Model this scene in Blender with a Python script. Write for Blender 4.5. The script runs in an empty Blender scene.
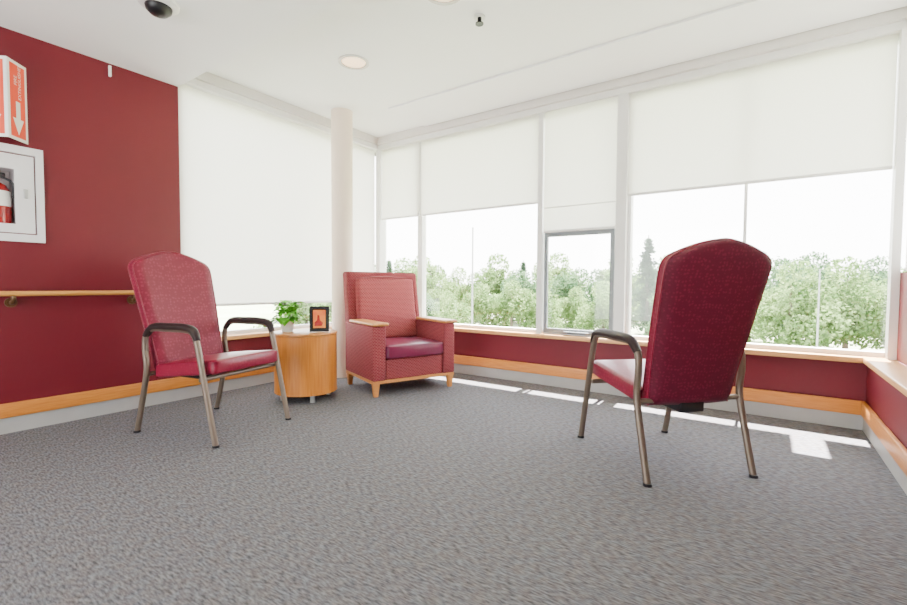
import bpy, bmesh, math, random
from mathutils import Vector, Matrix
random.seed(7)
scene = bpy.context.scene
COL = scene.collection

# ------------------------------------------------------------ materials
def new_mat(name):
    m = bpy.data.materials.new(name); m.use_nodes = True
    nt = m.node_tree; nt.nodes.clear()
    out = nt.nodes.new('ShaderNodeOutputMaterial')
    return m, nt, out

def pm(name, col, rough=0.5, metal=0.0, var=0.06, scale=8.0, bump=0.0, bscale=200.0, spec=0.5, stretch=None, col2=None, emis=0.0):
    m, nt, out = new_mat(name)
    b = nt.nodes.new('ShaderNodeBsdfPrincipled')
    tc = nt.nodes.new('ShaderNodeTexCoord')
    mp = nt.nodes.new('ShaderNodeMapping')
    if stretch: mp.inputs['Scale'].default_value = stretch
    nt.links.new(tc.outputs['Object'], mp.inputs['Vector'])
    n = nt.nodes.new('ShaderNodeTexNoise'); n.inputs['Scale'].default_value = scale
    n.inputs['Detail'].default_value = 5
    nt.links.new(mp.outputs[0], n.inputs['Vector'])
    r = nt.nodes.new('ShaderNodeValToRGB')
    c = Vector(col[:3]); c2 = Vector(col2[:3]) if col2 else c*(1+var)
    c1 = c if col2 else c*(1-var)
    r.color_ramp.elements[0].position = 0.3; r.color_ramp.elements[1].position = 0.7
    r.color_ramp.elements[0].color = (*c1, 1); r.color_ramp.elements[1].color = (*[min(1, x) for x in c2], 1)
    nt.links.new(n.outputs['Fac'], r.inputs[0])
    nt.links.new(r.outputs[0], b.inputs['Base Color'])
    b.inputs['Roughness'].default_value = rough; b.inputs['Metallic'].default_value = metal
    b.inputs['Specular IOR Level'].default_value = spec
    if emis:
        nt.links.new(r.outputs[0], b.inputs['Emission Color']); b.inputs['Emission Strength'].default_value = emis
    if bump:
        n2 = nt.nodes.new('ShaderNodeTexNoise'); n2.inputs['Scale'].default_value = bscale
        nt.links.new(tc.outputs['Object'], n2.inputs['Vector'])
        bp = nt.nodes.new('ShaderNodeBump'); bp.inputs['Strength'].default_value = bump; bp.inputs['Distance'].default_value = 0.01
        nt.links.new(n2.outputs['Fac'], bp.inputs['Height']); nt.links.new(bp.outputs[0], b.inputs['Normal'])
    nt.links.new(b.outputs[0], out.inputs[0])
    return m

def pattern_mat(name, c1, c2, vscale, rough, thr=0.2, spec=0.4):
    m, nt, out = new_mat(name)
    b = nt.nodes.new('ShaderNodeBsdfPrincipled')
    tc = nt.nodes.new('ShaderNodeTexCoord')
    v = nt.nodes.new('ShaderNodeTexVoronoi'); v.inputs['Scale'].default_value = vscale
    v.inputs['Randomness'].default_value = 0.55
    n = nt.nodes.new('ShaderNodeTexNoise'); n.inputs['Scale'].default_value = vscale*2.2
    n.inputs['Detail'].default_value = 3
    for t in (v, n): nt.links.new(tc.outputs['Object'], t.inputs['Vector'])
    a = nt.nodes.new('ShaderNodeMath'); a.operation = 'MULTIPLY'
    nt.links.new(v.outputs['Distance'], a.inputs[0]); nt.links.new(n.outputs['Fac'], a.inputs[1])
    r = nt.nodes.new('ShaderNodeValToRGB')
    r.color_ramp.elements[0].position = thr-0.07; r.color_ramp.elements[1].position = thr
    r.color_ramp.elements[0].color = (*c2, 1); r.color_ramp.elements[1].color = (*c1, 1)
    nt.links.new(a.outputs[0], r.inputs[0]); nt.links.new(r.outputs[0], b.inputs['Base Color'])
    b.inputs['Roughness'].default_value = rough; b.inputs['Specular IOR Level'].default_value = spec
    nt.links.new(b.outputs[0], out.inputs[0])
    return m

def brick_mat(name, c1, c2, c3, s, rough):
    m, nt, out = new_mat(name)
    b = nt.nodes.new('ShaderNodeBsdfPrincipled')
    tc = nt.nodes.new('ShaderNodeTexCoord')
    sp = nt.nodes.new('ShaderNodeSeparateXYZ'); nt.links.new(tc.outputs['Object'], sp.inputs[0])
    ad = nt.nodes.new('ShaderNodeMath'); ad.operation = 'ADD'
    nt.links.new(sp.outputs[0], ad.inputs[0]); nt.links.new(sp.outputs[1], ad.inputs[1])
    cb = nt.nodes.new('ShaderNodeCombineXYZ'); nt.links.new(ad.outputs[0], cb.inputs[0]); nt.links.new(sp.outputs[2], cb.inputs[1])
    k = nt.nodes.new('ShaderNodeTexBrick'); k.inputs['Scale'].default_value = s
    k.inputs['Color1'].default_value = (*c1, 1); k.inputs['Color2'].default_value = (*c2, 1); k.inputs['Mortar'].default_value = (*c3, 1)
    k.inputs['Mortar Size'].default_value = 0.05
    nt.links.new(cb.outputs[0], k.inputs['Vector']); nt.links.new(k.outputs['Color'], b.inputs['Base Color'])
    b.inputs['Roughness'].default_value = rough; b.inputs['Specular IOR Level'].default_value = 0.2
    nt.links.new(b.outputs[0], out.inputs[0])
    return m

M = {}
M['red'] = pm('red_wall_paint', (0.118, 0.0062, 0.014), 0.5, var=0.04, scale=3, bump=0.03, bscale=150, spec=0.3)
M['white'] = pm('white_paint', (0.88, 0.88, 0.89), 0.6, var=0.01, scale=3)
M['frame'] = pm('window_frame_white', (0.76, 0.75, 0.74), 0.4, var=0.02)
M['valance'] = pm('valance_grey', (0.62, 0.59, 0.57), 0.5, var=0.02)
M['frame_grey'] = pm('sash_grey', (0.18, 0.20, 0.22), 0.4, var=0.03)
M['wood'] = pm('maple_trim', (0.42, 0.14, 0.02), 0.4, scale=6, stretch=(1.2, 1.2, 22), col2=(0.56, 0.21, 0.035))
M['sill'] = pm('sill_wood', (0.58, 0.29, 0.10), 0.35, scale=6, stretch=(1, 1, 15), col2=(0.66, 0.37, 0.15))
M['base'] = pm('baseboard_vinyl', (0.33, 0.32, 0.31), 0.5, var=0.04)
M['column'] = pm('column_paint', (0.72, 0.59, 0.49), 0.5, var=0.02)
M['bronze'] = pm('bronze_metal', (0.15, 0.115, 0.09), 0.42, metal=0.5, var=0.05, spec=0.3)
M['armpad'] = pm('arm_pad_black', (0.018, 0.009, 0.009), 0.55, var=0.1, spec=0.25)
M['black'] = pm('black_plastic', (0.008, 0.008, 0.010), 0.4, var=0.1, spec=0.3)
M['steel'] = pm('steel', (0.5, 0.5, 0.5), 0.3, metal=0.8, var=0.05)
M['brass'] = pm('handrail_wood', (0.50, 0.22, 0.04), 0.35, col2=(0.6, 0.29, 0.07), stretch=(10, 1, 10))
M['bracket'] = pm('bracket_bronze', (0.10, 0.05, 0.02), 0.4, metal=0.5)
M['damask'] = pattern_mat('damask_vinyl', (0.142, 0.004, 0.021), (0.200, 0.014, 0.040), 44, 0.55, spec=0.28)
M['seatvinyl'] = pattern_mat('seat_vinyl', (0.175, 0.0055, 0.025), (0.215, 0.012, 0.036), 44, 0.34, spec=0.38)
M['plainback'] = pattern_mat('back_vinyl', (0.082, 0.0035, 0.017), (0.120, 0.009, 0.028), 54, 0.6, spec=0.25)
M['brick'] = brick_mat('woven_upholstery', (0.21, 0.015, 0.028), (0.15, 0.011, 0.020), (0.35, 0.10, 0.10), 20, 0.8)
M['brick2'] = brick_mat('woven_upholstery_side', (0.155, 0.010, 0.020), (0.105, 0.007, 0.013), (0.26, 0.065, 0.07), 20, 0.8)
M['purple'] = pm('purple_vinyl', (0.12, 0.007, 0.035), 0.3, var=0.08)
M['legwood'] = pm('leg_wood', (0.42, 0.165, 0.04), 0.35, col2=(0.52, 0.22, 0.065), stretch=(8, 8, 1))
M['drum'] = pm('drum_veneer', (0.40, 0.13, 0.018), 0.38, scale=5, stretch=(14, 14, 0.8), col2=(0.52, 0.195, 0.032), spec=0.35)
M['drumtop'] = pm('drum_top', (0.38, 0.14, 0.028), 0.3, scale=5, stretch=(1, 10, 1), col2=(0.46, 0.19, 0.042))
M['leaf'] = pm('leaf_green', (0.06, 0.34, 0.012), 0.45, scale=15, col2=(0.22, 0.60, 0.05), spec=0.3)
M['pot'] = pm('pot_white', (0.6, 0.6, 0.58), 0.3)
M['petal'] = pm('petal_white', (0.85, 0.82, 0.78), 0.5)
M['orange'] = pm('print_orange', (0.65, 0.10, 0.01), 0.4, scale=9, col2=(0.85, 0.32, 0.03))
M['signred'] = pm('sign_red', (0.68, 0.05, 0.010), 0.4, var=0.03)
M['signwhite'] = pm('sign_white', (0.80, 0.79, 0.75), 0.4, var=0.02)
M['extred'] = pm('extinguisher_red', (0.30, 0.006, 0.006), 0.25)
M['cab'] = pm('cabinet_white', (0.70, 0.68, 0.69), 0.4, var=0.02)
M['cabin'] = pm('cabinet_inside', (0.60, 0.55, 0.56), 0.5, var=0.02)
M['grass'] = pm('grass', (0.15, 0.20, 0.09), 0.9, scale=0.12, col2=(0.26, 0.28, 0.21))
M['pole'] = pm('pole_grey', (0.24, 0.24, 0.25), 0.7)
M['lamp'] = pm('lamp_diffuser', (1.0, 0.70, 0.45), 0.5, var=0.02, emis=1.8)
M['trunk'] = pm('bark', (0.12, 0.09, 0.07), 0.9)

def foliage(name, c1, c2):
    m, nt, out = new_mat(name)
    g = nt.nodes.new('ShaderNodeTexCoord'); n = nt.nodes.new('ShaderNodeTexNoise'); n.inputs['Scale'].default_value = 0.9
    nt.links.new(g.outputs['Object'], n.inputs['Vector'])
    r = nt.nodes.new('ShaderNodeValToRGB'); r.color_ramp.elements[0].position = 0.35; r.color_ramp.elements[1].position = 0.65
    r.color_ramp.elements[0].color = (*c1, 1); r.color_ramp.elements[1].color = (*c2, 1)
    nt.links.new(n.outputs['Fac'], r.inputs[0])
    d = nt.nodes.new('ShaderNodeBsdfDiffuse'); t = nt.nodes.new('ShaderNodeBsdfTranslucent'); mx = nt.nodes.new('ShaderNodeMixShader')
    mx.inputs[0].default_value = 0.35
    nt.links.new(r.outputs[0], d.inputs[0]); nt.links.new(r.outputs[0], t.inputs[0])
    nt.links.new(d.outputs[0], mx.inputs[1]); nt.links.new(t.outputs[0], mx.inputs[2]); nt.links.new(mx.outputs[0], out.inputs[0])
    return m
M['fol1'] = foliage('foliage_light', (0.095, 0.17, 0.055), (0.20, 0.285, 0.115))  # foliage greens paled and greyed to put outdoor haze into the colour
M['fol2'] = foliage('foliage_dark', (0.06, 0.12, 0.055), (0.12, 0.19, 0.10))
M['fol3'] = foliage('foliage_conifer', (0.035, 0.07, 0.04), (0.075, 0.12, 0.07))

m, nt, out = new_mat('roller_blind_fabric')
tc = nt.nodes.new('ShaderNodeTexCoord'); n = nt.nodes.new('ShaderNodeTexNoise'); n.inputs['Scale'].default_value = 120
nt.links.new(tc.outputs['Object'], n.inputs['Vector'])
r = nt.nodes.new('ShaderNodeValToRGB'); r.color_ramp.elements[0].color = (0.88, 0.865, 0.83, 1); r.color_ramp.elements[1].color = (0.94, 0.925, 0.89, 1)
nt.links.new(n.outputs['Fac'], r.inputs[0])
d = nt.nodes.new('ShaderNodeBsdfDiffuse'); t = nt.nodes.new('ShaderNodeBsdfTranslucent'); tr = nt.nodes.new('ShaderNodeBsdfTransparent')
mx = nt.nodes.new('ShaderNodeMixShader'); mx.inputs[0].default_value = 0.58
mx2 = nt.nodes.new('ShaderNodeMixShader'); mx2.inputs[0].default_value = 0.07
nt.links.new(r.outputs[0], d.inputs[0]); nt.links.new(r.outputs[0], t.inputs[0])
nt.links.new(d.outputs[0], mx.inputs[1]); nt.links.new(t.outputs[0], mx.inputs[2])
nt.links.new(mx.outputs[0], mx2.inputs[1]); nt.links.new(tr.outputs[0], mx2.inputs[2]); nt.links.new(mx2.outputs[0], out.inputs[0])
M['blind'] = m
m, nt, out = new_mat('window_glass')
tr = nt.nodes.new('ShaderNodeBsdfTransparent'); gl = nt.nodes.new('ShaderNodeBsdfGlossy'); gl.inputs['Roughness'].default_value = 0.01
lw = nt.nodes.new('ShaderNodeLayerWeight'); lw.inputs['Blend'].default_value = 0.5
pw = nt.nodes.new('ShaderNodeMath'); pw.operation = 'POWER'; pw.inputs[1].default_value = 5.0
nt.links.new(lw.outputs['Facing'], pw.inputs[0])
ma = nt.nodes.new('ShaderNodeMath'); ma.operation = 'MULTIPLY_ADD'; ma.inputs[1].default_value = 0.7; ma.inputs[2].default_value = 0.03
nt.links.new(pw.outputs[0], ma.inputs[0])
mx = nt.nodes.new('ShaderNodeMixShader')
nt.links.new(ma.outputs[0], mx.inputs[0]); nt.links.new(tr.outputs[0], mx.inputs[1]); nt.links.new(gl.outputs[0], mx.inputs[2]); nt.links.new(mx.outputs[0], out.inputs[0])
M['glass'] = m
# carpet
m, nt, out = new_mat('carpet')
b = nt.nodes.new('ShaderNodeBsdfPrincipled'); b.inputs['Roughness'].default_value = 0.95; b.inputs['Specular IOR Level'].default_value = 0.12
tc = nt.nodes.new('ShaderNodeTexCoord'); mp = nt.nodes.new('ShaderNodeMapping'); mp.inputs['Scale'].default_value = (32, 125, 1); mp.inputs['Rotation'].default_value = (0, 0, math.radians(-22))
nt.links.new(tc.outputs['Object'], mp.inputs[0])
n1 = nt.nodes.new('ShaderNodeTexNoise'); n1.inputs['Scale'].default_value = 1.0; n1.inputs['Detail'].default_value = 2.5
nt.links.new(mp.outputs[0], n1.inputs['Vector'])
n2 = nt.nodes.new('ShaderNodeTexNoise'); n2.inputs['Scale'].default_value = 24; n2.inputs['Detail'].default_value = 4
nt.links.new(tc.outputs['Object'], n2.inputs['Vector'])
r1 = nt.nodes.new('ShaderNodeValToRGB'); r1.color_ramp.elements[0].position = 0.32; r1.color_ramp.elements[1].position = 0.68
r1.color_ramp.elements[0].color = (0.066, 0.064, 0.071, 1); r1.color_ramp.elements[1].color = (0.190, 0.186, 0.204, 1)
nt.links.new(n1.outputs['Fac'], r1.inputs[0])
mxc = nt.nodes.new('ShaderNodeMix'); mxc.data_type = 'RGBA'; mxc.blend_type = 'MULTIPLY'; mxc.inputs[0].default_value = 1.0
r2 = nt.nodes.new('ShaderNodeValToRGB'); r2.color_ramp.elements[0].position = 0.35; r2.color_ramp.elements[1].position = 0.65
r2.color_ramp.elements[0].color = (1.0, 0.91, 0.85, 1); r2.color_ramp.elements[1].color = (0.94, 0.97, 1.0, 1)
nt.links.new(n2.outputs['Fac'], r2.inputs[0])
nt.links.new(r1.outputs[0], mxc.inputs[6]); nt.links.new(r2.outputs[0], mxc.inputs[7]); nt.links.new(mxc.outputs[2], b.inputs['Base Color'])
bp = nt.nodes.new('ShaderNodeBump'); bp.inputs['Strength'].default_value = 0.3; bp.inputs['Distance'].default_value = 0.004
nt.links.new(n1.outputs['Fac'], bp.inputs['Height']); nt.links.new(bp.outputs[0], b.inputs['Normal'])
nt.links.new(b.outputs[0], out.inputs[0]); M['carpet'] = m

# ------------------------------------------------------------ helpers
def link(ob, parent=None, loc=None, rot=None):
    COL.objects.link(ob)
    if parent: ob.parent = parent
    if loc is not None: ob.location = loc
    if rot is not None: ob.rotation_euler = rot
    return ob

def empty(name, loc=(0, 0, 0), rz=0.0):
    e = bpy.data.objects.new(name, None); e.empty_display_size = 0.1
    COL.objects.link(e); e.location = loc; e.rotation_euler = (0, 0, rz)
    return e

def mesh_obj(name, bm, mat, parent=None, smooth=False, loc=None, rot=None):
    bmesh.ops.recalc_face_normals(bm, faces=bm.faces)
    me = bpy.data.meshes.new(name); bm.to_mesh(me); bm.free()
    if isinstance(mat, (list, tuple)):
        for x in mat: me.materials.append(x)
    else: me.materials.append(mat)
    if smooth:
        for p in me.polygons: p.use_smooth = True
        try: me.set_sharp_from_angle(angle=math.radians(45))
        except Exception: pass
    return link(bpy.data.objects.new(name, me), parent, loc, rot)

def add_box(bm, x0, x1, y0, y1, z0, z1):
    vs = [bm.verts.new((x, y, z)) for x in (x0, x1) for y in (y0, y1) for z in (z0, z1)]
    for f in ((0, 1, 3, 2), (4, 6, 7, 5), (0, 4, 5, 1), (2, 3, 7, 6), (0, 2, 6, 4), (1, 5, 7, 3)):
        bm.faces.new([vs[i] for i in f])

def boxes(name, lst, mat, parent=None):
    bm = bmesh.new()
    for b in lst: add_box(bm, *b)
    return mesh_obj(name, bm, mat, parent)

def rbox(name, b, mat, parent=None, bev=0.01, seg=3, loc=None, rot=None):
    bm = bmesh.new(); add_box(bm, *b)
    bmesh.ops.bevel(bm, geom=list(bm.edges), offset=bev, segments=seg, profile=0.5, affect='EDGES')
    return mesh_obj(name, bm, mat, parent, True, loc, rot)

def cushion(name, b, mat, parent=None, bev=0.03, crown=0.02, cuts=7, shear=None, rot=None, loc=None):
    x0, x1, y0, y1, z0, z1 = b
    bm = bmesh.new(); bmesh.ops.create_cube(bm, size=2.0)
    bmesh.ops.subdivide_edges(bm, edges=list(bm.edges), cuts=cuts, use_grid_fill=True)
    ed = [e for e in bm.edges if len(e.link_faces) == 2 and e.calc_face_angle() > 1.0]
    cx, cy, cz = (x0+x1)/2, (y0+y1)/2, (z0+z1)/2; sx, sy, sz = (x1-x0)/2, (y1-y0)/2, (z1-z0)/2
    for v in bm.verts:
        x, y, z = v.co
        dz = crown*(1-x*x)*(1-y*y)*(1 if z > 0 else 0.3)*z
        dx = crown*0.6*(1-y*y)*(1-z*z)*x; dy = crown*0.4*(1-x*x)*(1-z*z)*y
        v.co = (cx+x*sx+dx, cy+y*sy+dy, cz+z*sz+dz)
    bmesh.ops.bevel(bm, geom=ed, offset=bev, segments=4, profile=0.5, affect='EDGES')
    if shear:
        for v in bm.verts: v.co = shear(v.co)
    return mesh_obj(name, bm, mat, parent, True, loc, rot)

def cyl(name, r, z0, z1, mat, parent=None, loc=(0, 0, 0), rot=None, seg=32, r2=None, bev=0.0):
    bm = bmesh.new()
    bmesh.ops.create_cone(bm, cap_ends=True, segments=seg, radius1=r, radius2=r if r2 is None else r2, depth=z1-z0)
    bmesh.ops.translate(bm, verts=bm.verts, vec=(0, 0, (z0+z1)/2))
    if bev:
        ed = [e for e in bm.edges if len(e.link_faces) == 2 and e.calc_face_angle() > 1.0]
        bmesh.ops.bevel(bm, geom=ed, offset=bev, segments=3, profile=0.5, affect='EDGES')
    return mesh_obj(name, bm, mat, parent, True, loc, rot)

def lathe(name, prof, mat, parent=None, loc=(0, 0, 0), rot=None, seg=40):
    bm = bmesh.new(); rings = []
    for (r, z) in prof:
        rings.append([bm.verts.new((max(r, 1e-4)*math.cos(2*math.pi*i/seg), max(r, 1e-4)*math.sin(2*math.pi*i/seg), z)) for i in range(seg)])
    for a, b in zip(rings, rings[1:]):
        for i in range(seg):
            bm.faces.new((a[i], a[(i+1) % seg], b[(i+1) % seg], b[i]))
    return mesh_obj(name, bm, mat, parent, True, loc, rot)

def tube(name, pts, r, mat, parent=None, sx=1.0, sub=6, seg=14, radii=None):
    P = [Vector(p) for p in pts]; path = []; rad = []
    R = radii or [r]*len(P)
    for i in range(len(P)-1):
        p0 = P[max(i-1, 0)]; p1 = P[i]; p2 = P[i+1]; p3 = P[min(i+2, len(P)-1)]
        for j in range(sub):
            t = j/sub
            path.append(0.5*((2*p1)+(-p0+p2)*t+(2*p0-5*p1+4*p2-p3)*t*t+(-p0+3*p1-3*p2+p3)*t**3)); rad.append(R[i]*(1-t)+R[i+1]*t)
    path.append(P[-1]); rad.append(R[-1])
    bm = bmesh.new(); rings = []
    for i, p in enumerate(path):
        d = (path[min(i+1, len(path)-1)]-path[max(i-1, 0)]).normalized()
        a = Vector((0, 1, 0))
        if abs(d.dot(a)) > 0.9: a = Vector((1, 0, 0))
        n = d.cross(a).normalized(); a2 = n.cross(d).normalized()
        rings.append([bm.verts.new(p+(n*math.cos(2*math.pi*k/seg)+a2*math.sin(2*math.pi*k/seg)*sx)*rad[i]) for k in range(seg)])
    for a, b in zip(rings, rings[1:]):
        for k in range(seg): bm.faces.new((a[k], a[(k+1) % seg], b[(k+1) % seg], b[k]))
    bm.faces.new(rings[0][::-1]); bm.faces.new(rings[-1])
    return mesh_obj(name, bm, mat, parent, True)

# ------------------------------------------------------------ room shell
XL = -4.10; YW = 4.20; XR = 0.60; XR2 = 0.735; CH = 2.84; SF = 2.65; YS = 1.82; YB = -2.6
SL0, SL1 = 0.475, 0.515
boxes('floor', [(XL-0.2, XR2+0.15, YB-0.15, YW+0.2, -0.12, 0.0)], M['carpet'])
boxes('ceiling', [(XL-0.2, XR2+0.15, YS, YW+0.2, CH, CH+0.15), (XL-0.2, XR2+0.15, YB-0.15, YS, SF, CH+0.15)], M['white'])
boxes('wall_left', [
    (XL-0.2, XL, YB, 0.48, 0, SF), (XL-0.2, XL, 0.48, 0.81, 0, 1.37), (XL-0.2, XL, 0.48, 0.81, 1.76, SF),
    (XL-0.2, XL, 0.81, YS, 0, SF), (XL-0.2, XL, YS, YW, 0, SL0)], M['red'])
boxes('wall_back', [(XL-0.2, XR2+0.15, YW, YW+0.2, 0, SL0)], M['red'])
boxes('wall_right', [(XR, XR2+0.15, YB, YW, 0, SL0), (XR2, XR2+0.15, YB, YW-0.06, SL1, 1.10)], M['red'])
boxes('wall_right_upper', [(XR2, XR2+0.15, YB, YW-1.2, 1.10, CH)], M['white'])
boxes('wall_front', [(XL, -3.5, YB-0.15, YB, 0, SF), (-0.2, XR2+0.15, YB-0.15, YB, 0, SF), (-3.5, -0.2, YB-0.15, YB, 2.25, SF)], M['white'])
boxes('window_header', [(XL-0.2, XR2+0.15, YW+0.02, YW+0.2, 2.70, CH), (XL-0.2, XL-0.02, YS, YW+0.2, 2.70, CH), (XR2, XR2+0.15, YW-1.2, YW+0.2, 2.70, CH)], M['white'])
boxes('trim_1', [(XL, XR2, YW-0.08, YW+0.02, 2.755, CH), (XL-0.02, XL+0.06, YS, YW-0.08, 2.755, CH)], M['valance'])
boxes('trim_2', [(XL, XR2, YW-0.04, YW+0.03, 2.70, 2.755), (XL-0.02, XL+0.03, YS, YW-0.04, 2.70, 2.755)], M['frame'])
boxes('trim_3', [(-3.28, XR2, 3.50, YW-0.09, CH-0.018, CH)], M['white'])
rbox('window_sill', (XL, XR2, YW-0.05, YW+0.13, SL0, SL1), M['sill'], bev=0.006)
rbox('window_sill', (XL-0.15, XL+0.04, YS, YW-0.05, SL0, SL1), M['sill'], bev=0.006)
rbox('window_sill', (XR-0.03, XR2, YB, YW-0.05, SL0, SL1), M['sill'], bev=0.006)
boxes('baseboard_left', [(XL, XL+0.012, YB, YW, 0, 0.105)], M['base'])
boxes('baseboard_back', [(XL+0.012, XR-0.012, YW-0.012, YW, 0, 0.105)], M['base'])
boxes('baseboard_right', [(XR-0.012, XR, YB, YW, 0, 0.105)], M['base'])
rbox('trim_4', (XL, XL+0.028, YB, YW-0.03, 0.105, 0.200), M['wood'], bev=0.008)
rbox('trim_5', (XL+0.0, XR, YW-0.028, YW, 0.105, 0.205), M['wood'], bev=0.008)
rbox('trim_6', (XR-0.028, XR, YB, YW-0.03, 0.105, 0.205), M['wood'], bev=0.008)

# ------------------------------------------------------------ windows
def window(name, parts, glass, sash=None):
    e = empty(name)
    boxes('frame', parts, M['frame'], e)
    boxes('glass', glass, M['glass'], e)
    return e
y0, y1 = YW+0.03, YW+0.11
def win_y(name, xa, xb, mull=None):
    t = 0.035
    fr = [(xa, xb, y0, y1, SL1, 0.55), (xa, xb, y0, y1, 2.66, 2.70), (xa, xa+t, y0, y1, 0.55, 2.66), (xb-t, xb, y0, y1, 0.55, 2.66)]
    if mull: fr.append((mull-0.011, mull+0.011, y0+0.02, y1-0.02, 0.55, 2.66))
    return window(name, fr, [(xa+t, xb-t, y0+0.045, y0+0.051, 0.55, 2.66)])
w1 = win_y('window_1', -4.10, -3.44)
win_y('window_2', -3.44, -1.87)
w3 = win_y('window_3', -1.87, -1.09)
w4 = win_y('window_4', -1.04, 0.74, mull=-0.145)
boxes('sash_frame', [(-1.82, -1.14, YW-0.0, YW+0.03, 0.53, 0.575), (-1.82, -1.14, YW, YW+0.03, 1.48, 1.53),
      (-1.82, -1.785, YW, YW+0.03, 0.575, 1.48), (-1.175, -1.14, YW, YW+0.03, 0.575, 1.48)], M['frame_grey'], w3)
rbox('crank_handle', (-1.60, -1.36, YW-0.03, YW, 0.54, 0.555), M['frame_grey'], w3, bev=0.004)
boxes('mullion_post', [(-1.885, -1.835, YW-0.03, YW+0.03, SL1, 2.70), (-1.125, -1.035, YW-0.03, YW+0.03, SL1, 2.70)], M['frame'], w3)
boxes('corner_post', [(XR2-0.045, XR2, YW-0.06, YW+0.03, SL1, 2.70)], M['frame'], w4)
boxes('corner_mullion', [(XL-0.02, XL+0.05, YW-0.03, YW+0.03, SL1, 2.70)], M['frame'], w1)
xa = XL-0.13
window('window_5', [(xa, xa+0.06, YS, YW, SL1, 0.55), (xa, xa+0.06, YS, YW, 2.66, 2.70), (xa, xa+0.06, YS, YS+0.04, 0.55, 2.66),
       (xa, xa+0.06, 3.57, 3.63, 0.55, 2.66), (xa, xa+0.06, YW-0.04, YW, 0.55, 2.66)], [(xa+0.03, xa+0.035, YS+0.04, YW-0.04, 0.55, 2.66)])
window('window_6', [(XR2+0.06, XR2+0.12, YW-1.2, YW, 1.10, 1.15), (XR2+0.06, XR2+0.12, YW-0.05, YW, 1.15, 2.66),
       (XR2+0.06, XR2+0.12, YW-1.2, YW-1.15, 1.15, 2.66)], [(XR2+0.09, XR2+0.095, YW-1.15, YW-0.05, 1.15, 2.66)])

def blind_y(xa, xb, zb, y):
    e = empty('roller_blind')
    boxes('fabric', [(xa, xb, y, y+0.002, zb, 2.70)], M['blind'], e)
    rbox('hem_bar', (xa, xb, y-0.006, y+0.008, zb-0.02, zb+0.004), M['frame'], e, bev=0.004)
    return e
blind_y(-4.04, -3.43, 1.84, YW+0.005)
blind_y(-3.40, -1.895, 1.84, YW+0.005)
e = blind_y(-1.825, -1.13, 1.54, YW-0.012)
rbox('chain_band', (-1.825, -1.13, YW-0.018, YW-0.012, 1.76, 1.77), M['frame'], e, bev=0.002)
blind_y(-1.03, 0.685, 1.82, YW+0.005)
def blind_x(ya, yb, zb, x):
    e = empty('roller_blind')
    boxes('fabric', [(x, x+0.002, ya, yb, zb, 2.70)], M['blind'], e)
    rbox('hem_bar', (x-0.006, x+0.008, ya, yb, zb-0.02, zb+0.004), M['frame'], e, bev=0.004)
blind_x(YS+0.01, 3.59, 0.81, XL-0.03)
blind_x(3.62, YW-0.04, 0.81, XL-0.03)
blind_x(YW-1.19, YW-0.07, 1.13, XR2+0.02)

boxes('unseen_sunshade', [(-5, 0.17, 4.42, 5.17, 3.0, 3.05), (0.34, 2.2, 4.42, 5.17, 3.0, 3.05), (0.17, 0.34, 4.42, 4.76, 3.0, 3.05)], M['frame'])  # unseen overhang added to limit the sun; slot lets the floor patch through

cyl('column', 0.112, 0.0, CH, M['column'], loc=(-3.76, 3.30, 0), seg=48)

# ------------------------------------------------------------ wall fittings
hr = empty('handrail')
HZ = 0.925
tube('rail', [(XL+0.075, YB+0.2, HZ), (XL+0.075, -0.5, HZ), (XL+0.075, 1.50, HZ), (XL+0.07, 1.60, HZ), (XL+0.01, 1.64, HZ)], 0.017, M['brass'], hr)
for yy in (-1.2, 0.76, 1.45):
    tube('bracket', [(XL, yy, HZ-0.06), (XL+0.05, yy, HZ-0.06), (XL+0.075, yy, HZ-0.04), (XL+0.075, yy, HZ-0.015)], 0.013, M['bracket'], hr)
    cyl('bracket_plate', 0.032, 0, 0.012, M['bracket'], hr, loc=(XL, yy, HZ-0.06), rot=(0, math.pi/2, 0))

cab = empty('fire_extinguisher_cabinet')
boxes('flange', [(XL, XL+0.022, 0.40, 0.94, 1.27, 1.32), (XL, XL+0.022, 0.40, 0.94, 1.85, 1.90), (XL, XL+0.022, 0.40, 0.44, 1.32, 1.85), (XL, XL+0.022, 0.90, 0.94, 1.32, 1.85)], M['cab'], cab)
boxes('door', [(XL, XL+0.014, 0.448, 0.892, 1.328, 1.385), (XL, XL+0.014, 0.448, 0.892, 1.745, 1.842), (XL, XL+0.014, 0.448, 0.50, 1.385, 1.745), (XL, XL+0.014, 0.795, 0.892, 1.385, 1.745)], M['cab'], cab)
boxes('inside', [(XL-0.19, XL-0.18, 0.481, 0.809, 1.371, 1.759), (XL-0.18, XL, 0.481, 0.485, 1.371, 1.759), (XL-0.18, XL, 0.805, 0.809, 1.371, 1.759), (XL-0.18, XL, 0.485, 0.805, 1.371, 1.376), (XL-0.18, XL, 0.485, 0.805, 1.754, 1.759)], M['cabin'], cab)
rbox('latch', (XL+0.014, XL+0.026, 0.835, 0.86, 1.56, 1.62), M['steel'], cab, bev=0.004)
ex, ey = XL-0.078, 0.722
lathe('extinguisher_body', [(0, 1.378), (0.066, 1.38), (0.070, 1.40), (0.070, 1.60), (0.05, 1.64), (0.02, 1.66), (0.02, 1.69), (0, 1.69)], M['extred'], cab, loc=(ex, ey, 0))
lathe('extinguisher_label', [(0.0712, 1.50), (0.0712, 1.60)], M['signwhite'], cab, loc=(ex, ey, 0))
rbox('extinguisher_handle', (ex-0.03, ex+0.04, ey-0.03, ey+0.04, 1.69, 1.72), M['black'], cab, bev=0.006)
tube('extinguisher_hose', [(ex+0.04, ey+0.02, 1.69), (ex+0.06, ey+0.065, 1.66), (ex+0.055, ey+0.075, 1.60), (ex+0.05, ey+0.07, 1.56)], 0.008, M['black'], cab)

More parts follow.
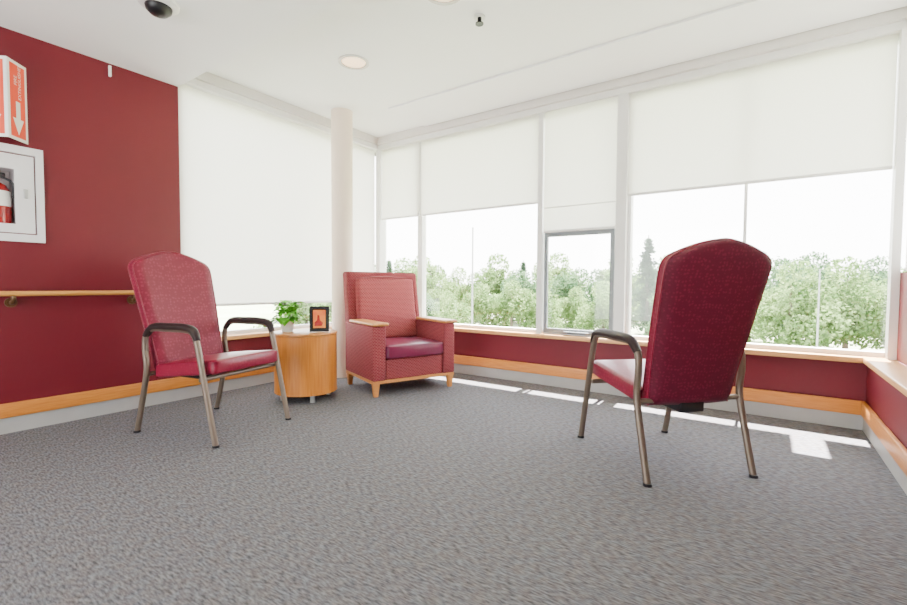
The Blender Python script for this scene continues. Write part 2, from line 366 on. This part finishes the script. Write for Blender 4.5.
sg = empty('fire_extinguisher_sign')
def sign_panel(pa, pb, z0, z1, nm):
    pa = Vector((*pa, 0)); pb = Vector((*pb, 0)); d = (pb-pa); L = d.length; d.normalize()
    nrm = Vector((d.y, -d.x, 0))
    if nrm.x < 0: nrm = -nrm
    rotz = math.atan2(d.y, d.x)
    pe = bpy.data.objects.new(nm, None); COL.objects.link(pe); pe.parent = sg
    pe.location = (pa.x, pa.y, 0); pe.rotation_euler = (0, 0, rotz)
    s = 1 if Vector((-d.y, d.x, 0)).dot(nrm) > 0 else -1
    def bx(n, x0, x1, z0_, z1_, t0, t1, mt):
        a, b_ = sorted((s*t0, s*t1)); return boxes(n, [(x0, x1, a, b_, z0_, z1_)], mt, pe)
    bx('plate', 0, L, z0, z1, -0.002, 0.001, M['signwhite'])
    bx('red_field', L*0.12, L*0.88, z0+0.02, z1-0.02, 0.001, 0.002, M['signred'])
    bm = bmesh.new(); cx = L*0.5; w = L*0.28
    ys = s*0.003
    pts = [(cx-w*0.4, z0+0.25), (cx+w*0.4, z0+0.25), (cx+w*0.4, z0+0.14), (cx+w, z0+0.14), (cx, z0+0.035), (cx-w, z0+0.14), (cx-w*0.4, z0+0.14)]
    bm.faces.new([bm.verts.new((x, ys, z)) for x, z in pts])
    mesh_obj('arrow', bm, M['signwhite'], pe)
    cu = bpy.data.curves.new('t', 'FONT'); cu.body = 'FIRE\nEXTINGUISHER'; cu.size = 0.034; cu.align_x = 'CENTER'; cu.align_y = 'CENTER'
    to = bpy.data.objects.new('t', cu); COL.objects.link(to)
    bpy.context.view_layer.update()
    me = bpy.data.meshes.new_from_object(to); bpy.data.objects.remove(to)
    me.materials.append(M['signwhite'])
    o = bpy.data.objects.new('lettering', me); COL.objects.link(o); o.parent = pe
    out_ = Vector((0, s, 0)); tx = Vector((0, 0, 1)); ty = out_.cross(tx)
    mt = Matrix((tx, ty, out_)).transposed().to_4x4(); mt.translation = Vector((cx, s*0.0032, (z0+z1)/2+0.13))
    o.matrix_local = mt
sign_panel((-4.1, 0.870), (-3.985, 0.755), 1.925, 2.43, 'panel_1')
sign_panel((-4.1, 0.640), (-3.985, 0.755), 1.925, 2.43, 'panel_2')

rbox('door_contact_sensor', (XL, XL+0.02, 1.33, 1.347, 2.55, 2.63), M['signwhite'], bev=0.004)

# ------------------------------------------------------------ ceiling fittings
dc = empty('dome_security_camera')
lathe('housing', [(0, SF), (0.105, SF), (0.105, SF-0.02), (0.09, SF-0.032), (0.068, SF-0.032)], M['frame'], dc, loc=(-2.97, 1.22, 0))
lathe('dome', [(0.070, SF-0.032), (0.066, SF-0.052), (0.045, SF-0.072), (0.02, SF-0.080), (0, SF-0.081)], M['black'], dc, loc=(-2.97, 1.22, 0))
def downlight(x, y, z):
    e = empty('recessed_downlight')
    lathe('ring', [(0.125, z), (0.125, z-0.008), (0.10, z-0.010), (0.095, z-0.001)], M['valance'], e, loc=(x, y, 0))
    lathe('diffuser', [(0.098, z-0.002), (0, z-0.002)], M['lamp'], e, loc=(x, y, 0))
downlight(-2.85, 2.63, CH); downlight(-1.71, 2.33, CH)
sp = empty('fire_sprinkler')
cyl('plate', 0.04, CH-0.008, CH, M['frame'], sp, loc=(-1.66, 2.68, 0))
cyl('stem', 0.014, CH-0.045, CH-0.008, M['black'], sp, loc=(-1.66, 2.68, 0))
cyl('deflector', 0.028, CH-0.052, CH-0.045, M['black'], sp, loc=(-1.66, 2.68, 0))

# ------------------------------------------------------------ high back chairs
def patient_chair(loc, rz):
    e = empty('high_back_patient_chair', loc, rz)
    for s, nm in ((1, 'left'), (-1, 'right')):
        y = 0.308*s
        tube('side_frame_'+nm, [(-0.37, y, 0.0), (-0.315, y, 0.20), (-0.262, y, 0.42), (-0.272, y, 0.56), (-0.262, y, 0.65), (-0.20, y, 0.70), (-0.05, y, 0.705),
              (0.10, y, 0.705), (0.175, y, 0.685), (0.215, y, 0.60), (0.285, y, 0.30), (0.355, y, 0.0)], 0.0165, M['bronze'], e, sx=1.15)
        tube('arm_pad_'+nm, [(-0.262, y, 0.655), (-0.19, y, 0.714), (-0.05, y, 0.722), (0.10, y, 0.722), (0.178, y, 0.704), (0.212, y, 0.645)], 0.022, M['armpad'], e, sx=1.25,
             radii=[0.017, 0.023, 0.024, 0.024, 0.022, 0.016])
        for fx in (-0.37, 0.355):
            cyl('glide_'+nm, 0.022, 0.0, 0.014, M['black'], e, loc=(fx, y, 0))
    tube('crossbar_front', [(0.225, -0.305, 0.40), (0.225, 0, 0.40), (0.225, 0.305, 0.40)], 0.014, M['bronze'], e)
    tube('crossbar_rear', [(-0.262, -0.305, 0.40), (-0.262, 0, 0.40), (-0.262, 0.305, 0.40)], 0.014, M['bronze'], e)
    rbox('mechanism', (-0.29, -0.05, -0.07, 0.07, 0.335, 0.40), M['black'], e, bev=0.006)
    def sh(c): return Vector((c.x, c.y, c.z+0.035*(c.x+0.0)/0.3))
    cushion('seat', (-0.25, 0.31, -0.272, 0.272, 0.395, 0.49), M['seatvinyl'], e, bev=0.032, crown=0.018, shear=sh)
    ZB, ZT = 0.375, 1.228
    H = [(0.375, .236), (0.42, .246), (0.60, .260), (0.80, .275), (0.97, .286), (1.08, .293), (1.115, .290), (1.145, .270), (1.168, .225), (1.190, .17), (1.210, .11), (1.223, .055), (1.228, 0.02)]
    NZ = 48; NY = 16; LEAN = 0.23
    def halfw(z):
        for (za, wa), (zb, wb) in zip(H, H[1:]):
            if z <= zb:
                return wa+(wb-wa)*(z-za)/(zb-za)
        return H[-1][1]
    def xcen(z): return -0.255-LEAN*((z-ZB)/(ZT-ZB))**1.1
    zs = [ZB+(ZT-ZB)*(1-(1-i/NZ)**1.35) for i in range(NZ+1)]
    bm = bmesh.new(); F = []; B = []
    T = 0.098
    for z in zs:
        w = halfw(z); xc = xcen(z)
        rf = []; rb = []
        for j in range(NY+1):
            q = -1+2*j/NY; y = q*w
            ez = min((z-ZB)/0.05, (ZT-z)/0.035, 1); ez = max(ez, 0)
            ey = min(1, (1-abs(q))*w/0.045)
            th = math.sqrt(max(0.0, 1-(1-ez)**2))*math.sqrt(max(0.0, 1-(1-ey)**2))
            t = T*0.5*(0.42+0.58*th)
            lum = 0.012*math.exp(-((z-0.62)/0.12)**2)*(1-q*q)
            rf.append(bm.verts.new((xc+t+lum+0.022*q*q, y, z)))
            rb.append(bm.verts.new((xc-t+0.022*q*q, y, z)))
        F.append(rf); B.append(rb)
    for i in range(NZ):
        for j in range(NY):
            f = bm.faces.new((F[i][j], F[i][j+1], F[i+1][j+1], F[i+1][j])); f.material_index = 0
            f = bm.faces.new((B[i][j], B[i+1][j], B[i+1][j+1], B[i][j+1])); f.material_index = 1
        for j in (0, NY):
            f = bm.faces.new((F[i][j], F[i+1][j], B[i+1][j], B[i][j])); f.material_index = 0
    for j in range(NY):
        f = bm.faces.new((F[0][j], B[0][j], B[0][j+1], F[0][j+1])); f = bm.faces.new((F[-1][j], F[-1][j+1], B[-1][j+1], B[-1][j]))
    mesh_obj('backrest', bm, [M['damask'], M['plainback']], e, True)
    for s, nm in ((1, 'front'), (-1, 'back')):
        pts = []
        for z in zs[::2]: pts.append((xcen(z)+0.022+s*0.022, halfw(z)+0.001, z))
        for z in zs[::-2]: pts.append((xcen(z)+0.022+s*0.022, -halfw(z)-0.001, z))
        tube('piping_'+nm, pts, 0.004, M['seatvinyl'], e, sub=2, seg=8)
    return e
patient_chair((-3.140, 1.612, 0), math.radians(12.8))
patient_chair((-0.503, 2.850, 0), math.radians(135.3))

# ------------------------------------------------------------ club armchair
ac = empty('upholstered_armchair', (-2.945, 3.32, 0), math.radians(-21))
ac.scale = (1.07, 1.11, 1.045)
for s, nm in ((1, 'left'), (-1, 'right')):
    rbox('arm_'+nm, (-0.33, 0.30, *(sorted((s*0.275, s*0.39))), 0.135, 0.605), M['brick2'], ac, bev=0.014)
    rbox('arm_cap_'+nm, (-0.20, 0.33, *(sorted((s*0.262, s*0.402))), 0.605, 0.632), M['legwood'], ac, bev=0.011)
    for fx in (0.27, -0.30):
        cyl('leg_'+nm, 0.022, 0.0, 0.115, M['legwood'], ac, loc=(fx, s*0.355, 0), rot=(0, 0, math.pi/4), seg=4, r2=0.036)
boxes('wood_rail', [(-0.32, 0.295, 0.30, 0.386, 0.112, 0.137), (-0.32, 0.295, -0.386, -0.30, 0.112, 0.137), (0.24, 0.295, -0.30, 0.30, 0.112, 0.137)], M['legwood'], ac)
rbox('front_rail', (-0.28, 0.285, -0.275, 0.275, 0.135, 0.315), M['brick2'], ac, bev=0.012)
cushion('seat_cushion', (-0.20, 0.315, -0.272, 0.272, 0.315, 0.435), M['purple'], ac, bev=0.03, crown=0.018)
def shb(c): return Vector((c.x-0.13*max(0, (c.z-0.3))/0.8, c.y*(1-0.03*max(0, c.z-0.6)), c.z))
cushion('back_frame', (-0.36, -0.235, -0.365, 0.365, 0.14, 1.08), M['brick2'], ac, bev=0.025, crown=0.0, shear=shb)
cushion('back_cushion', (-0.27, -0.165, -0.29, 0.29, 0.43, 1.02), M['brick'], ac, bev=0.03, crown=0.018, shear=shb)

# ------------------------------------------------------------ drum side table
TT = 0.585
dt = empty('drum_side_table', (-3.30, 2.48, 0), 0.4)
cyl('body', 0.262, 0.075, TT-0.025, M['drum'], dt, seg=72)
cyl('top', 0.267, TT-0.023, TT, M['drumtop'], dt, seg=72, bev=0.005)
cyl('plinth_ring', 0.264, 0.068, 0.08, M['drum'], dt, seg=72)
for i in range(4):
    a = math.pi/4+i*math.pi/2
    cyl('foot', 0.022, 0, 0.068, M['steel'], dt, loc=(0.2*math.cos(a), 0.2*math.sin(a), 0), seg=20)

F_ = Vector((-0.571, 0.821, 0)); R_ = Vector((0.821, 0.571, 0))
fp = Vector((-3.155, 2.51, TT+0.003))
pf = empty('framed_picture', fp, math.atan2(-0.62, 0.79))
tilt = bpy.data.objects.new('tilted_panel', None); COL.objects.link(tilt); tilt.parent = pf; tilt.rotation_euler = (0, math.radians(-8), 0)
w, h = 0.082, 0.22
boxes('frame_border', [(0, 0.018, -w, w, 0, 0.022), (0, 0.018, -w, w, h-0.022, h), (0, 0.018, -w, -w+0.022, 0.022, h-0.022), (0, 0.018, w-0.022, w, 0.022, h-0.022)], M['black'], tilt)
boxes('mat_board', [(0.002, 0.006, -w+0.022, w-0.022, 0.022, h-0.022)], M['black'], tilt)
boxes('print', [(0.006, 0.008, -w+0.030, w-0.030, 0.032, h-0.032)], M['orange'], tilt)
bm = bmesh.new()
bm.faces.new([bm.verts.new((0.0085, y, z)) for y, z in [(-0.04, 0.05), (0.02, 0.05), (0.03, 0.075), (0.005, 0.10), (0.0, 0.14), (-0.015, 0.145), (-0.02, 0.10), (-0.04, 0.08)]])
mesh_obj('silhouette', bm, M['extred'], tilt)
boxes('easel_back', [(-0.055, -0.05, -0.02, 0.02, 0.0, 0.01), (-0.052, 0.0, -0.003, 0.003, 0.0, 0.01)], M['black'], pf)

pl = empty('potted_pothos_plant', (-3.415, 2.375, TT), 0)
lathe('pot', [(0, 0), (0.045, 0), (0.062, 0.09), (0.066, 0.095), (0.058, 0.095), (0.05, 0.08), (0, 0.08)], M['pot'], pl)
cyl('soil', 0.052, 0.07, 0.082, M['trunk'], pl)
def leaf(bm, base, dirv, size, up):
    d = dirv.normalized(); side = d.cross(up).normalized(); nn = side.cross(d).normalized()
    prof = [(0, 0.0), (0.08, 0.34), (0.3, 0.46), (0.55, 0.36), (0.8, 0.17), (1.0, 0.0)]
    mid = []; L = []; Rr = []
    for t, w_ in prof:
        c = base+d*t*size - nn*(t*t)*size*0.35
        mid.append(bm.verts.new(c))
        L.append(bm.verts.new(c+side*w_*size+nn*w_*size*0.25-d*(0.12*size if t < 0.1 else 0)))
        Rr.append(bm.verts.new(c-side*w_*size+nn*w_*size*0.25-d*(0.12*size if t < 0.1 else 0)))
    for i in range(len(prof)-1):
        bm.faces.new((mid[i], mid[i+1], L[i+1], L[i])); bm.faces.new((mid[i], Rr[i], Rr[i+1], mid[i+1]))
bm = bmesh.new(); stems = []
for i in range(60):
    a = random.uniform(0, 2*math.pi); rr = random.uniform(0.02, 0.095); z = random.uniform(0.10, 0.29) - rr*0.4
    b_ = Vector((rr*math.cos(a), rr*math.sin(a), z))
    leaf(bm, b_, Vector((math.cos(a), math.sin(a), random.uniform(-0.6, 0.6))), random.uniform(0.065, 0.095), Vector((0, 0, 1)))
    if i % 3 == 0: stems.append(b_)
tdir = (-R_*0.75-F_*0.65).normalized()
tp = []
for i in range(9):
    t = i/8; p = tdir*(0.06+0.10*t)+Vector((0, 0, 0.11-0.06*t))
    tp.append(p)
    dd = tdir+Vector((random.uniform(-.9, .9), random.uniform(-.9, .9), random.uniform(-.3, .2)))
    leaf(bm, p+Vector((0, 0, 0.015)), dd, random.uniform(0.06, 0.08), Vector((0, 0, 1)))
for v in bm.verts: v.co.z = max(v.co.z, 0.006)
mesh_obj('leaves', bm, M['leaf'], pl, True)
tube('trailing_stem', tp, 0.003, M['leaf'], pl, sub=3, seg=8)
for i, b_ in enumerate(stems):
    tube('stem', [(0, 0, 0.078), tuple(b_*0.5+Vector((0, 0, 0.06))), tuple(b_)], 0.0025, M['leaf'], pl, sub=3, seg=6)
for i in range(3):
    c = Vector((0.04+0.03*i, -0.05+0.02*i, 0.24+0.015*i))
    bm = bmesh.new()
    for k in range(5):
        a = k*2*math.pi/5
        leaf(bm, c, Vector((math.cos(a), math.sin(a), 0.3)), 0.026, Vector((0, 0, 1)))
    mesh_obj('blossom', bm, M['petal'], pl, True)

# ------------------------------------------------------------ exterior
boxes('lawn', [(-250, 200, 4.9, 300, -4.2, -4.0), (-250, -4.9, -60, 4.9, -4.2, -4.0)], M['grass'])
def tree_mesh(name, kind):
    rnd = random.Random(100+kind)
    V = []; Fc = []
    def quad(c, s):
        a = Vector((rnd.gauss(0, 1), rnd.gauss(0, 1), rnd.gauss(0, 1))).normalized()
        b = a.cross(Vector((rnd.gauss(0, 1), rnd.gauss(0, 1), rnd.gauss(0, 1)))).normalized(); i = len(V)
        V.extend([c+a*s, c+b*s*0.7, c-a*s, c-b*s*0.7]); Fc.append((i, i+1, i+2, i+3))
    if kind < 10:
        blobs = [(Vector((rnd.uniform(-2.4, 2.4), rnd.uniform(-1.8, 1.8), rnd.uniform(1.2, 5.6))), rnd.uniform(0.8, 1.6)) for _ in range(18)]
        blobs.append((Vector((rnd.uniform(-.5, .5), 0, 6.4)), 1.2))
        for c, r in blobs:
            for _ in range(420):
                d = Vector((rnd.gauss(0, 1), rnd.gauss(0, 1), rnd.gauss(0, 1))).normalized()
                quad(c+d*r*rnd.uniform(0.7, 1.1), rnd.uniform(0.08, 0.20))
    else:
        for w_ in range(24):
            z = 1.0+w_*0.36; L = (9.9-z)/9*2.9*rnd.uniform(0.8, 1.1)
            for k in range(9):
                a = rnd.uniform(0, 6.283); Lk = L*rnd.uniform(0.7, 1.1)
                for q in range(26):
                    t = rnd.uniform(0.05, 1)
                    c = Vector((Lk*t*math.cos(a), Lk*t*math.sin(a), z-0.45*t*t*Lk*0.5))
                    quad(c+Vector((rnd.gauss(0, .12), rnd.gauss(0, .12), rnd.gauss(0, .08))), rnd.uniform(0.07, 0.17))
    nf = len(Fc)
    i = len(V); S = 8
    top = 6.0 if kind < 10 else 9.8
    for z, r in ((0, 0.22), (top*0.55, 0.13), (top, 0.04)):
        for k in range(S): V.append(Vector((r*math.cos(2*math.pi*k/S), r*math.sin(2*math.pi*k/S), z)))
    for q in range(2):
        for k in range(S): Fc.append((i+q*S+k, i+q*S+(k+1) % S, i+(q+1)*S+(k+1) % S, i+(q+1)*S+k))
    me = bpy.data.meshes.new(name); me.from_pydata([tuple(v) for v in V], [], Fc)
    me.materials.append(M['fol3'] if kind > 9 else (M['fol1'] if kind % 2 == 0 else M['fol2'])); me.materials.append(M['trunk'])
    for p in me.polygons[nf:]: p.material_index = 1
    return me
TM = [tree_mesh('tree_crown_%d' % k, k) for k in (0, 1, 2, 3, 4)]
CM = [tree_mesh('conifer_crown', 11)]
def put(name, me, x, y, s, rz, sz=1.0):
    o = bpy.data.objects.new(name, me); COL.objects.link(o); o.location = (x, y, -4.0); o.scale = (s, s, s*sz); o.rotation_euler = (0, 0, rz)
rnd = random.Random(11)
b = -54.0
while b < 27:
    dist = rnd.uniform(58, 75)
    s = rnd.uniform(0.80, 1.15)*dist/66*1.12
    a = math.radians(b)
    put('tree', rnd.choice(TM), dist*math.sin(a), dist*math.cos(a), s, rnd.uniform(0, 6))
    b += rnd.uniform(1.9, 2.9)
b = -53.0
while b < 24:
    dist = rnd.uniform(38, 50); a = math.radians(b)
    s = rnd.uniform(0.56, 0.86) * (1.3 if b > -3 else 1.0)
    if not -13.5 < b < -9.8:
        put('tree', rnd.choice(TM), dist*math.sin(a), dist*math.cos(a), s, rnd.uniform(0, 6))
    b += rnd.uniform(3.0, 4.6)
for bb, dist, s in ((-11.4, 50, 1.04), (-26, 60, .85), (-43, 58, .85)):
    a = math.radians(bb); put('conifer_tree', CM[0], dist*math.sin(a), dist*math.cos(a), s, 1.0)
for x, y, s in ((-13, 4.0, .5), (-12, 7.5, .5), (-15, 1.0, .5), (-13, 10.5, .5), (-17, 6.5, .55)):
    put('tree', TM[0], x, y, s, x)
def upole(x, y, h_, rr=0.06):
    e = empty('utility_pole', (x, y, -4.0))
    cyl('shaft', rr, 0, h_, M['pole'], e, seg=10, r2=rr*0.7)
    cyl('cap', rr*0.9, h_, h_+0.06, M['pole'], e, seg=10)
for bb, dist, h_ in ((-32.4, 24, 8.0), (4.4, 34, 6.0)):
    a = math.radians(bb); upole(dist*math.sin(a), dist*math.cos(a), h_)

# ------------------------------------------------------------ light
w = bpy.data.worlds.new('sky'); scene.world = w; w.use_nodes = True; nt = w.node_tree; nt.nodes.clear()
out = nt.nodes.new('ShaderNodeOutputWorld'); bg = nt.nodes.new('ShaderNodeBackground')
tc = nt.nodes.new('ShaderNodeTexCoord'); sx = nt.nodes.new('ShaderNodeSeparateXYZ'); nt.links.new(tc.outputs['Generated'], sx.inputs[0])
rp = nt.nodes.new('ShaderNodeValToRGB'); rp.color_ramp.elements[0].position = 0.0; rp.color_ramp.elements[1].position = 0.7
rp.color_ramp.elements[0].color = (1.0, 0.99, 0.98, 1); rp.color_ramp.elements[1].color = (0.87, 0.91, 1.0, 1)
nt.links.new(sx.outputs[2], rp.inputs[0]); nt.links.new(rp.outputs[0], bg.inputs[0]); bg.inputs[1].default_value = 15.0
nt.links.new(bg.outputs[0], out.inputs[0])
sl = bpy.data.lights.new('sun', 'SUN'); sl.energy = 160.0; sl.angle = math.radians(0.5); sl.color = (1, 0.95, 0.88)
so = bpy.data.objects.new('sun', sl); COL.objects.link(so)
el = math.radians(65)
so.rotation_euler = Vector((0, math.cos(el), math.sin(el))).to_track_quat('Z', 'Y').to_euler()

# ------------------------------------------------------------ camera
cam = bpy.data.cameras.new('camera'); cam.lens = 17.78; cam.sensor_width = 36; cam.clip_start = 0.02; cam.clip_end = 500
co = bpy.data.objects.new('camera', cam); COL.objects.link(co)
yaw = math.radians(34.8); pitch = math.radians(-2.25); roll = math.radians(0.36)
f = Vector((-math.sin(yaw)*math.cos(pitch), math.cos(yaw)*math.cos(pitch), math.sin(pitch)))
r = f.cross(Vector((0, 0, 1))).normalized(); u = r.cross(f)
r2 = r*math.cos(roll)+u*math.sin(roll); u2 = u*math.cos(roll)-r*math.sin(roll)
mtx = Matrix((r2, u2, -f)).transposed().to_4x4(); mtx.translation = Vector((0, 0, 1.0))
co.matrix_world = mtx
scene.camera = co
